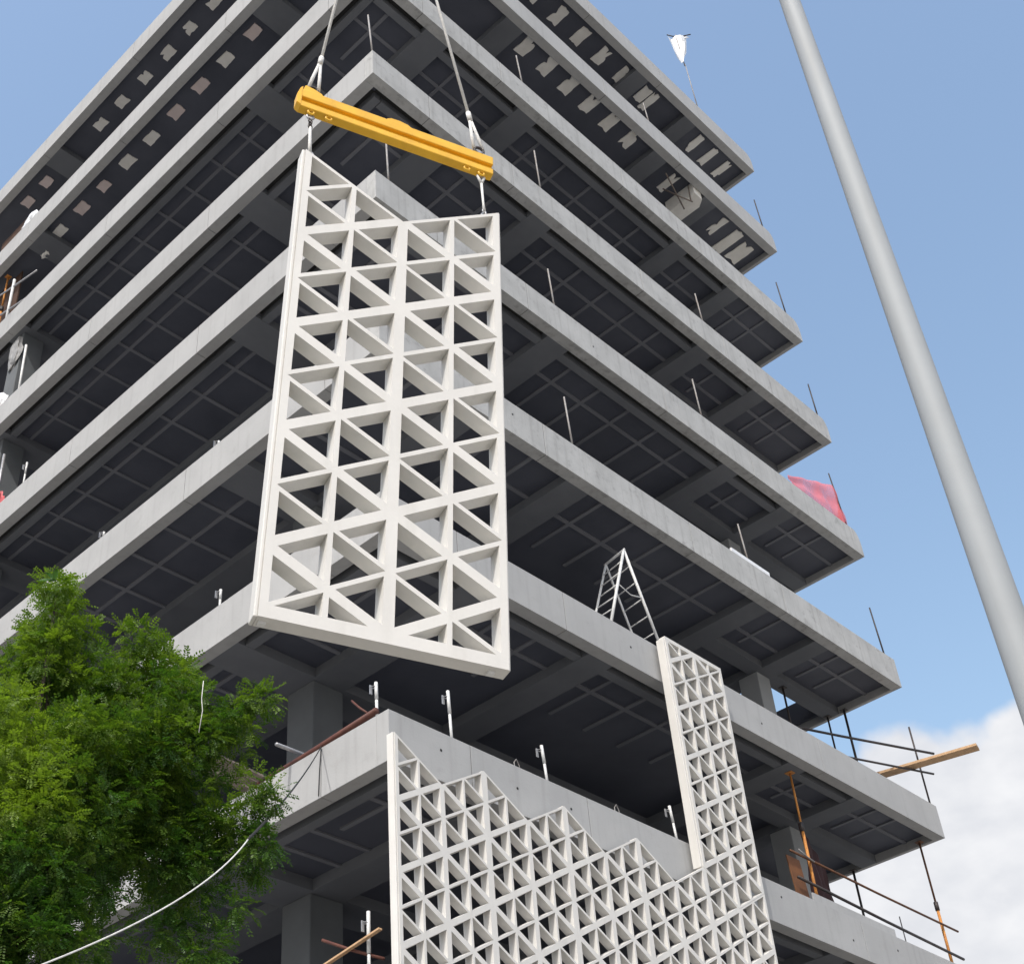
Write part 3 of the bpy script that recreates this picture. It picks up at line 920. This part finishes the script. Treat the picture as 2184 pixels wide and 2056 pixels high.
# starter bar loops on the lowest slab
for x, lb in ((2.75, 'bent starter bar loop on the lowest slab between two white posts'), (5.15, 'bent starter bar loop on the lowest slab near the tall panel')):
    V, F = tube_geo([(x, 0.12, 0.78), (x - 0.02, 0.12, 0.95), (x + 0.05, 0.13, 1.03), (x + 0.12, 0.14, 0.94), (x + 0.12, 0.14, 0.78)], 0.008, 6)
    tag(put('starter_bar', V, F, M['rod'], None, True), lb, 'rebar', 'bent bars on the lowest slab')

# ------------------------------------------------------------------ A-frame ladder on the second slab
lad = empty('step_ladder', (6.78, 0.5, 4.79), 'white A-frame ladder standing on the second slab beside the tall panel', 'ladder')
y1_, y2_ = 0.30, 0.78
ap = 7.16
legs = {}
for nm, yy, xo in (('f', y1_, 0.0), ('b', y2_, 0.0)):
    for sg in (-1, 1):
        top_ = Vector((6.79 + xo, yy, ap if nm == 'f' else ap - 0.1)); ft = Vector((6.79 + sg * 0.88, yy, 4.79))
        legs[nm, sg] = (top_, ft)
        tube('leg', [top_, ft], 0.030 if nm == 'f' else 0.024, M['white_paint'], lad, 8)
for sg in (-1, 1):
    for i in range(1, 7):
        t2 = i / 7.0
        a = legs['f', sg][0].lerp(legs['f', sg][1], t2); b2 = legs['b', sg][0].lerp(legs['b', sg][1], t2)
        tube('rung', [a, b2], 0.013, M['white_paint'], lad, 6)
for yy, t2 in ((y1_, 0.42), (y2_, 0.66)):
    a = Vector((6.79 - 0.88 * t2, yy, ap - (ap - 4.79) * t2)); b2 = Vector((6.79 + 0.88 * t2, yy, ap - (ap - 4.79) * t2))
    mm = (a + b2) / 2 - Vector((0, 0, 0.10))
    tube('spreader_bar', [a, mm, b2], 0.012, M['white_paint'], lad, 6)
tube('hinge_bar', [(6.79, y1_ - 0.03, ap), (6.79, y2_ + 0.03, ap - 0.1)], 0.026, M['white_paint'], lad, 8)

# ------------------------------------------------------------------ props, guard rails and planks at the right end
def prop(label, x, y, z0, z1, split, mlow, mup, r=0.03):
    o = empty('steel_prop', (x, y, z0), label, 'prop', 'adjustable props at the building ends')
    zc = z0 + (z1 - z0) * split
    tube('outer_tube', [(x, y, z0 + 0.01), (x, y, zc)], r * 1.2, M[mlow], o, 10)
    tube('inner_tube', [(x, y, zc), (x, y, z1 - 0.01)], r * 0.85, M[mup], o, 10)
    tube('collar', [(x, y, zc - 0.09), (x, y, zc + 0.1)], r * 1.8, M['dark_steel'], o, 10)
    put('foot_plate', boxv(x - .08, x + .08, y - .08, y + .08, z0, z0 + .012), BOXF, M['dark_steel'], o)
    put('head_plate', boxv(x - .08, x + .08, y - .08, y + .08, z1 - .012, z1), BOXF, M[mup], o)
    return o
T1, T2, T3 = 0.79, 4.79, 8.79
prop('orange prop under the second slab in front of the plywood', 11.8, 0.50, T1, 4.0, 0.62, 'orange', 'orange', 0.026)
prop('orange and brown prop at the far right corner of the lowest slab', 17.0, 0.5, T1, 4.0, 0.52, 'orange', 'rust', 0.028)
prop('black prop at the right end between the lowest two slabs', 17.12, 2.34, T1, 4.0, 0.5, 'dark_steel', 'dark_steel', 0.034)
prop('left black prop of a pair at right end below third slab', 17.08, 2.02, T2, 8.0, 0.5, 'dark_steel', 'dark_steel', 0.028)
prop('right black prop of a pair at right end below third slab', 17.12, 1.56, T2, 8.0, 0.5, 'dark_steel', 'dark_steel', 0.036)
prop('dark prop seen against the sky gap below the third slab', 15.0, 1.95, T2, 8.0, 0.5, 'dark_steel', 'dark_steel', 0.03)

def rail(label, p0, p1, r, mat, cat='rail', group='guard rail pipes at the right end', name='guard_rail'):
    p0, p1 = Vector(p0), Vector(p1)
    mm = (p0 + p1) / 2 - Vector((0, 0, 0.015))
    return tag(tube(name, [p0, mm, p1], r, M[mat], None, 8), label, cat, group)
rail('upper guard rail pipe above the lowest slab at right', (11.06, 0.45, 2.05), (17.62, 0.45, 2.02), 0.024, 'rust')
rail('lower guard rail pipe above the lowest slab at right', (11.1, 0.42, 1.50), (17.45, 0.42, 1.34), 0.030, 'dark_steel')
rail('upper black rail pipe running out over the second slab end', (12.6, 1.78, 6.22), (17.55, -0.2, 6.17), 0.030, 'dark_steel')
rail('lower black rail pipe meeting the timber plank on second slab', (13.4, 1.40, 5.66), (17.45, -0.10, 5.64), 0.026, 'dark_steel')
rail('short bamboo stick tied across the orange prop', (11.3, 0.40, 2.12), (11.85, 0.42, 2.02), 0.016, 'rod', 'stick', 'sticks')
rail('thin upright rod against the sky behind the lower guard rail', (17.2, 1.5, T1), (17.15, 1.5, 2.6), 0.014, 'rod', 'rod', 'thin rods standing on the slab edges', 'steel_rod')
rail('thin upright post carrying the black rails at right end', (17.2, 0.08, T2), (17.16, 0.05, 6.86), 0.022, 'dark_steel', 'post', 'posts', 'rail_post')
V, F = merge(obox((17.22, -1.40, 5.72), (16.45, 1.55, 5.72), 0.30, 0.06))
tag(put('timber_plank', V, F, M['timber']), 'pale timber plank sticking out into the sky at right end', 'plank')
bx_ = box('plywood_board', 11.35, 11.80, 0.62, 0.645, T1 + 0.002, 2.15, M['ply']); bx_.rotation_euler = (math.radians(-4), 0, 0)
tag(bx_, 'rust brown plywood board behind the orange prop', 'board')
box_t = box('toe_board', 11.3, 14.3, 0.30, 0.33, T1 + 0.002, 1.20, M['fascia'])
tag(box_t, 'pale grey toe board standing on the lowest slab behind its edge', 'board')
# maroon tarp hung behind the prop
def sheet(name, corners, nu, nv, amp, mat, seed=0, freq=3.0, thick=0.004):
    c00, c10, c11, c01 = [Vector(c) for c in corners]
    nrm = (c10 - c00).cross(c01 - c00).normalized()
    rs = random.Random(seed); ph = rs.uniform(0, 6)
    V, F = [], []
    for s in (0, 1):
        for j in range(nv + 1):
            for i in range(nu + 1):
                u, v = i / nu, j / nv
                p = c00.lerp(c10, u).lerp(c01.lerp(c11, u), v)
                w = math.sin(u * freq * 6.28 + ph + v * 1.3) * amp * (0.4 + 0.6 * (1 - v)) + math.sin(v * freq * 4 + u * 3 + ph) * amp * 0.4
                V.append(p + nrm * (w + s * thick))
    k_ = (nu + 1) * (nv + 1)
    for j in range(nv):
        for i in range(nu):
            a = j * (nu + 1) + i
            F.append((a, a + 1, a + nu + 2, a + nu + 1))
            F.append((k_ + a, k_ + a + nu + 1, k_ + a + nu + 2, k_ + a + 1))
    rim = [i for i in range(nu + 1)] + [(j + 1) * (nu + 1) - 1 for j in range(1, nv + 1)] + [nv * (nu + 1) + i for i in range(nu - 1, -1, -1)] + [j * (nu + 1) for j in range(nv - 1, 0, -1)]
    for a, b2 in zip(rim, rim[1:] + rim[:1]):
        F.append((b2, a, k_ + a, k_ + b2))
    return put(name, V, F, mat, None, True)
tag(sheet('tarp', [(12.45, 0.95, T1), (14.0, 1.2, T1), (13.5, 1.15, 2.6), (12.5, 0.95, 3.3)], 14, 10, 0.06, M['maroon'], 2), 'dark maroon tarp hanging behind the guard rails at right', 'tarp')
# red net on the fourth slab, its post, and other loose sheets
o = sheet('safety_net', [(14.45, 0.12, 12.72), (17.0, 0.12, 12.78), (16.80, 0.10, 14.22), (14.25, 0.10, 13.15)], 18, 10, 0.05, M['red_net'], 4)
tag(o, 'translucent red safety net on the fourth slab at right end', 'net')
o = sheet('safety_net', [(16.98, 0.12, 12.80), (17.28, 0.45, 12.85), (17.22, 0.4, 13.25), (16.84, 0.10, 14.05)], 8, 10, 0.05, M['red_net'], 7, 1.5)
tag(o, 'narrow red net flap folded round the slab end post', 'net')
rod('thin dark rod holding up the red net on the fourth slab', 16.95, 0.09, 12.79, 14.6, 0.02, (-0.22, 0), 'dark_steel')
bo = put('white_board', *obox((10.5, 0.03, 8.86), (11.95, 0.03, 8.86), 0.05, 0.10), M['bag'])
tag(bo, 'bright white board lying on the third slab edge', 'board')
# white plastic flag on the roof
rod('thin rod on the top slab carrying the white plastic flag', 14.6, 0.10, 28.78, 31.3, 0.018, (-0.12, 0), 'rod')
def crumple(name, c, sx, sy, sz, mat, seed, rough=0.25, sub=3):
    bm = bmesh.new(); bmesh.ops.create_icosphere(bm, subdivisions=sub, radius=1.0)
    rs = random.Random(seed)
    offs = [Vector((rs.uniform(-9, 9), rs.uniform(-9, 9), rs.uniform(-9, 9))) for _ in range(3)]
    from mathutils import noise
    for v in bm.verts:
        d = 1 + rough * noise.noise(v.co * 1.7 + offs[0]) * 1.6 + rough * 0.6 * noise.noise(v.co * 4 + offs[1])
        v.co = Vector((v.co.x * sx * d, v.co.y * sy * d, v.co.z * sz * d)) + Vector(c)
    return put_bm(name, bm, mat)
fl = empty('plastic_flag', (14.45, 0.10, 31.2), 'torn white plastic flag on a rod above the roof', 'flag')
bm = bmesh.new()
prof = [(-0.45, 2.05), (-0.30, 1.95), (-0.1, 2.0), (0.15, 1.97), (0.5, 2.1), (0.62, 2.04), (0.30, 1.80), (0.26, 1.35), (0.30, 1.05), (0.12, 0.7), (-0.02, 0.25), (-0.10, 0.25), (-0.2, 0.75), (-0.33, 1.2), (-0.38, 1.7)]
vs0, vs1 = [], []
for i, (a, c) in enumerate(prof):
    w = 0.06 * math.sin(i * 1.7)
    vs0.append(bm.verts.new((14.40 + a * .5 + w, 0.10 - a * .48 + w, 31.05 + c * 0.9))); vs1.append(bm.verts.new((14.41 + a * .5 + w, 0.11 - a * .48 + w, 31.05 + c * 0.9)))
bm.faces.new(vs0); bm.faces.new(vs1[::-1])
for i in range(len(prof)):
    j = (i + 1) % len(prof); bm.faces.new([vs0[j], vs0[i], vs1[i], vs1[j]])
bmesh.ops.triangulate(bm, faces=bm.faces[:])
put_bm('sheet', bm, M['bag'], fl)
V, F = tube_geo([(14.16, 0.33, 32.95), (14.3, 0.2, 32.86), (14.55, -0.05, 32.86), (14.75, -0.24, 32.96)], 0.022, 6)
put('cross_stick', V, F, M['dark_steel'], fl, True)
tube('stick', [(14.45, 0.108, 31.2), (14.36, 0.108, 32.9)], 0.02, M['rod'], fl)

for a_, b_, lb in (((12.25, 0.5, 23.95), (13.35, 0.75, 23.45), 'left of the pale box'), ((12.6, 0.9, 23.9), (13.2, 0.35, 23.3), 'crossing in front of the pale box'), ((13.15, 0.35, 24.02), (13.2, 0.4, 23.4), 'hanging beside the pale box')):
    rail('thin stick under the seventh slab, ' + lb, a_, b_, 0.022, 'grey_timber', 'stick', 'loose sticks under the seventh slab', 'stick')

# ------------------------------------------------------------------ left side odds and ends
rail('long red brown timber lying along the lowest slab corner', (0.06, 0.30, 0.93), (0.06, 2.95, 0.84), 0.05, 'brown', 'timber', 'timbers on the lowest slab', 'timber_rail')
rail('short brown stick with pale tip behind the corner post', (0.10, 0.55, 1.02), (0.30, 1.10, 1.55), 0.018, 'brown', 'stick', 'sticks', 'stick')
for i, (y, lb) in enumerate(((2.84, 'upper'), (3.08, 'middle'), (3.36, 'lowest'))):
    V, F = obox((-1.0 + 0.1 * i, y - 0.1, 0.88 + 0.035 * i), (0.55, y + 0.02, 0.86 + 0.035 * i), 0.17, 0.035)
    tag(put('scaffold_plank', V, F, M['grey_timber']), 'weathered grey scaffold plank behind the tree, %s of three' % lb, 'plank', 'planks on the lowest slab left side')
tag(put('scaffold_tube', *tube_geo([(-0.4, 1.98, 0.95), (1.6, 2.7, 1.5)], 0.03, 8), M['steel'], None, True), 'grey scaffold tube sloping inside the storey above the lowest slab', 'tube')
rail('red painted batten crossing the white post at the bottom edge', (-0.05, 1.32, -2.15), (0.22, 0.42, -2.62), 0.022, 'brown', 'batten', 'battens at the bottom', 'batten')
V, F = obox((0.05, 0.30, -2.30), (0.02, 1.75, -2.52), 0.06, 0.025)
tag(put('batten', V, F, M['timber']), 'pale timber batten crossing the white post at the bottom edge', 'batten', 'battens at the bottom')
o = box('red_tarp', 0.35, 1.5, 0.7, 1.35, -3.19, -2.58, M['ply'], None, 0.05)
tag(o, 'rust red covered bundle below the crossed battens', 'bundle')
prop('orange prop at the far left between sixth and seventh slab', 0.42, 16.9, 20.79, 24.0, 0.55, 'orange', 'orange', 0.035)
gf = empty('pipe_railing', (0.25, 15.9, 20.79), 'white pipe guard frame at far left on the sixth slab', 'railing')
for y in (16.0, 16.9): tube('upright', [(0.25, y, 20.79), (0.25, y, 23.0)], 0.045, M['white_paint'], gf)
for z in (21.6, 22.6): tube('cross_pipe', [(0.25, 14.6, z - 0.35), (0.25, 17.4, z + 0.55)], 0.028, M['steel'], gf)
o = box('brown_board', 0.6, 0.64, 16.4, 18.2, 20.79, 24.0, M['dull_ply']); tag(o, 'brown plywood board at far left between sixth and seventh slab', 'board')
o = box('brown_board', 0.7, 0.74, 16.9, 18.6, 24.79, 27.2, M['dull_ply']); tag(o, 'brown plywood board at far left under the top slab', 'board')
rail('red brown pipe lying on the seventh slab at far left', (0.12, 15.7, 24.95), (0.12, 17.6, 24.95), 0.045, 'brown', 'pipe', 'pipes', 'pipe')
o = crumple('plastic_wrap', (0.12, 15.35, 25.05), 0.10, 0.42, 0.24, M['bag'], 3, 0.5); tag(o, 'crumpled white plastic on the seventh slab at far left', 'plastic')
o = crumple('yellow_bundle', (0.75, 15.3, 24.1), 0.18, 0.28, 0.12, M['patch'], 5, 0.4)
tag(o, 'pale bundle tied under the seventh slab at far left', 'bundle')
o = crumple('wrapped_bundle', (0.34, 15.15, 19.35), 0.10, 0.32, 0.62, M['greybag'], 8, 0.22); tag(o, 'grey wrapped bundle hung by the column under the sixth slab', 'bundle')
rail('pale upright pipe beside the grey wrapped bundle', (0.25, 14.25, 16.79), (0.25, 14.35, 19.0), 0.035, 'white_paint', 'pipe', 'pipes', 'pipe')
rail('grey upright pipe at the left picture edge on the fourth slab', (0.28, 14.42, 12.79), (0.28, 14.45, 15.1), 0.04, 'steel', 'pipe', 'pipes', 'pipe')
o = crumple('red_cloth', (0.25, 14.35, 13.3), 0.12, 0.40, 0.34, M['red_net'], 12, 0.4); tag(o, 'red cloth bunched on the fourth slab at left picture edge', 'cloth')
o = crumple('white_sack', (0.2, 15.2, 17.25), 0.18, 0.35, 0.42, M['bag'], 14, 0.2); tag(o, 'white sack on the fifth slab at the left picture edge', 'sack')

# ------------------------------------------------------------------ cable in front of the tree
def bez(p0, p1, p2, n=24):
    return [p0 * (1 - t) ** 2 + p1 * 2 * t * (1 - t) + p2 * t * t for t in [i / n for i in range(n + 1)]]
cA = Vector((-0.02, 1.42, 0.80)); cB = Vector((-8.95, -6.75, -7.12))
cJ = Vector((-6.92, -6.04, -5.53))
tag(tube('cable', bez(cJ, Vector((-7.55, -6.42, -6.30)), cB), 0.0045, M['rope'], None, 8), 'white cable sagging across the tree to the bottom left', 'cable')
tag(tube('shaded_cable', bez(cJ, (cA + cJ) / 2 - Vector((0, 0, 0.15)), cA), 0.009, M['black'], None, 6), 'dark upper run of the white cable, its shade painted black', 'rope')  # same cable continued; its unlit look is put in as black
tag(tube('hanging_wire', [(-0.012, 1.43, 0.79), (-0.014, 1.46, 0.4), (-0.012, 1.475, 0.03)], 0.007, M['black'], None, 6), 'thin black wire hanging down the lowest slab edge', 'wire')

# ------------------------------------------------------------------ tree
tree = empty('tree', (-7.9, -4.6, GZ), 'leafy green tree with feathery foliage at lower left in front of building', 'tree')
def raydir(px_, py_):
    d = RIGHT * ((px_ - 1024.26) / 2988.256) + DOWN * ((py_ - 1131.65) / 2988.256) + FWD
    return d / math.hypot(d.x, d.y)
rt = random.Random(21)
def at(px_, py_, dist):
    return CAMP + raydir(px_, py_) * dist
CL = [  # measured crown clumps: picture column, row, radius (m), distance, density
 (122, 1262, .14, 9.3, 1.2), (112, 1330, .20, 9.3, 1.2), (100, 1420, .28, 9.3, 1.0), (45, 1470, .30, 9.5, 1.0),
 (285, 1385, .24, 9.6, 1.0), (360, 1430, .26, 9.6, 1.0), (210, 1470, .36, 9.5, 1.0), (300, 1510, .38, 9.4, 1.0), (400, 1500, .22, 9.5, .9),
 (50, 1580, .42, 8.8, 1.1), (150, 1600, .42, 9.0, 1.0), (260, 1620, .42, 9.2, 1.0), (360, 1600, .34, 9.3, 1.0), (430, 1570, .22, 9.4, .9),
 (485, 1530, .16, 9.4, .9), (530, 1508, .13, 9.4, .9), (565, 1500, .09, 9.4, .9), (480, 1600, .18, 9.4, .9), (520, 1570, .12, 9.4, .8),
 (40, 1720, .42, 8.6, 1.1), (140, 1740, .40, 8.9, 1.0), (250, 1750, .38, 9.3, 1.0), (340, 1720, .34, 9.4, 1.0), (410, 1690, .24, 9.5, .7), (430, 1780, .22, 9.5, .55),
 (480, 1760, .16, 9.4, .5), (555, 1680, .12, 9.3, .8), (580, 1700, .08, 9.3, .7), (540, 1740, .13, 9.3, .6), (570, 1800, .14, 9.3, .8), (530, 1830, .14, 9.4, .6), (470, 1850, .2, 9.5, .7),
 (40, 1870, .42, 8.6, 1.0), (140, 1870, .34, 8.9, 1.0), (350, 1840, .28, 9.5, .9), (200, 1830, .26, 9.3, .9), (400, 1900, .24, 9.6, .6), (480, 1920, .16, 9.5, .7),
 (40, 1990, .36, 8.6, 1.0), (110, 2020, .26, 8.8, .9), (200, 2010, .22, 9.2, .6), (330, 1980, .26, 9.6, .6), (420, 2010, .22, 9.6, .7), (440, 2050, .18, 9.5, .6),
 (20, 2090, .5, 8.7, .8), (-90, 1700, .6, 8.9, .7), (-90, 1950, .6, 8.9, .7), (-60, 1500, .4, 9.4, .7), (180, 1660, .5, 9.9, .9), (300, 1660, .5, 10.0, .9), (100, 1780, .6, 9.8, .9), (360, 1780, .4, 10.0, .9),
 (40, 1600, .5, 10.3, .9), (150, 1560, .5, 10.3, .9), (250, 1500, .36, 10.3, 1.0), (340, 1450, .22, 10.2, 1.0), (400, 1455, .16, 10.0, 1.0),
 (520, 1775, .11, 9.4, .9), (450, 1805, .18, 9.6, .9), (390, 1850, .2, 9.8, 1.0), (340, 1870, .2, 9.8, .9), (420, 1790, .2, 10.0, .9), (190, 1900, .2, 9.5, 1.0),
 (120, 1300, .16, 9.6, 1.2), (130, 1250, .10, 9.5, 1.2), (75, 1370, .2, 9.7, 1.1), (160, 1360, .18, 9.7, 1.0),
]
def spray(base, axis, length, npair, V, F, T, tint, lw, rs):
    """a small compound leaf: pairs of leaflets along a short stalk"""
    axis = axis.normalized()
    side = axis.cross(Vector((rs.uniform(-.6, .6), rs.uniform(-.6, .6), 1)))
    if side.length < 0.05: side = Vector((1, 0, 0))
    side.normalize()
    nrm = side.cross(axis)
    p = base.copy(); d = axis.copy(); st = length / npair
    for i in range(npair):
        p = p + d * st
        d = (d + Vector((0, 0, -0.09))).normalized()
        s = lw * (1.05 - 0.5 * abs(i / npair - 0.5))
        for sg in (-1, 1):
            ld = (side * sg + d * rs.uniform(0.3, 0.8) + nrm * rs.uniform(-.45, .25)).normalized()
            wd = ld.cross(nrm + side * rs.uniform(-.5, .5))
            if wd.length < 0.01: wd = d
            wd = wd.normalized() * s * 0.27
            o_ = len(V)
            V += [p, p + ld * s * 0.55 + wd, p + ld * s, p + ld * s * 0.55 - wd]
            F.append((o_, o_ + 1, o_ + 2, o_ + 3)); T.append(min(1, max(0, tint + rs.uniform(-.15, .15))))
TREEC = at(120, 1800, 9.6)
limb_ends = []
for (cx, cy, cr, cd, den) in CL:
    c = at(cx, cy, cd)
    V, F, T = [], [], []
    rr_ = random.Random(int(cx * 7 + cy))
    lit_tint = 0.85 if cx < 120 and 1520 < cy < 1760 else (0.55 if cy < 1450 else (0.30 if cy < 1780 else 0.08))  # sunlight and shade put into leaf tint: left clumps bright, low ones dark
    nsub = int((cr / 0.085) ** 2 * 2.3 * den) + 3
    for k_ in range(nsub):
        q = Vector((rr_.gauss(0, 1), rr_.gauss(0, 1), rr_.gauss(0, 1))).normalized() * (rr_.random() ** 0.35)
        sc_ = c + Vector((q.x, q.y, q.z * 0.85)) * cr
        tint = lit_tint + rr_.uniform(-.3, .3)
        rad = rr_.uniform(.05, .085)
        for i in range(rr_.randint(12, 16)):
            dv = Vector((rr_.gauss(0, 1), rr_.gauss(0, 1), rr_.gauss(0, 1))).normalized()
            outw = dv + q * 0.7 + Vector((0, 0, -0.15))
            spray(sc_ + dv * rad * rr_.random(), outw, rr_.uniform(.07, .13), rr_.choice((5, 6, 7)), V, F, T, tint, rr_.uniform(.022, .034), rr_)
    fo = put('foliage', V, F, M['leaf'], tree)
    at_ = fo.data.attributes.new('tint', 'FLOAT', 'FACE')
    at_.data.foreach_set('value', T)
    fo['kind'] = 'stuff'
    if den >= .8 and 0 < cx < 330: limb_ends.append((c, cr))
# trunk and limbs
tb = Vector((-7.9, -4.6, GZ)); fork = Vector((-7.75, -4.55, -7.4))
tube('trunk', [tb, tb + Vector((0.1, 0.05, 1.5)), fork, Vector((-7.6, -4.5, -5.9))], [0.20, 0.17, 0.14, 0.09], M['bark'], tree, 12)
for i, (c, cr) in enumerate(limb_ends):
    if i % 2: continue
    s = fork.lerp(Vector((-7.6, -4.5, -5.9)), rt.uniform(0.2, 1.0))
    mm = s.lerp(c, 0.5) + Vector((rt.uniform(-.15, .15), rt.uniform(-.15, .15), -0.1))
    tube('limb', [s, mm, c], [0.045, 0.026, 0.008], M['bark'], tree, 6)
# thin white stake standing in the tree
for p_ in ([(434, 1452), (430, 1490), (432, 1515), (424, 1562)],):
    tube('stake', [at(a, b2, 8.9) for a, b2 in p_], [0.0035] * len(p_), M['rope'], tree, 5)
# three broad leaves on the top shoot
def broad_leaf(base, d, L, w):
    d = d.normalized(); s = d.cross(Vector((-0.5, -0.5, 0.6))).normalized(); n_ = s.cross(d)
    pr = [(0, 0), (.15, .45), (.4, .95), (.65, 1.0), (.85, .7), (1, 0)]
    V, F = [], []
    for t2, ww in pr:
        c = base + d * L * t2 + n_ * (-0.12 * L * t2 * t2)
        V += [c - s * w * ww / 2 + n_ * 0.012, c, c + s * w * ww / 2 + n_ * 0.012]
    for i in range(len(pr) - 1):
        a = i * 3
        F += [(a, a + 1, a + 4, a + 3), (a + 1, a + 2, a + 5, a + 4)]
    o = put('leaf', V, F, M['leaf_big'], tree, True)
    return o
tp = at(118, 1240, 9.1)
broad_leaf(tp, RIGHT * -0.9 - DOWN * 0.1, 0.13, 0.075)
broad_leaf(tp, RIGHT * 0.1 - DOWN * 0.9, 0.10, 0.06)
broad_leaf(tp, RIGHT * -0.5 - DOWN * 0.5, 0.10, 0.055)
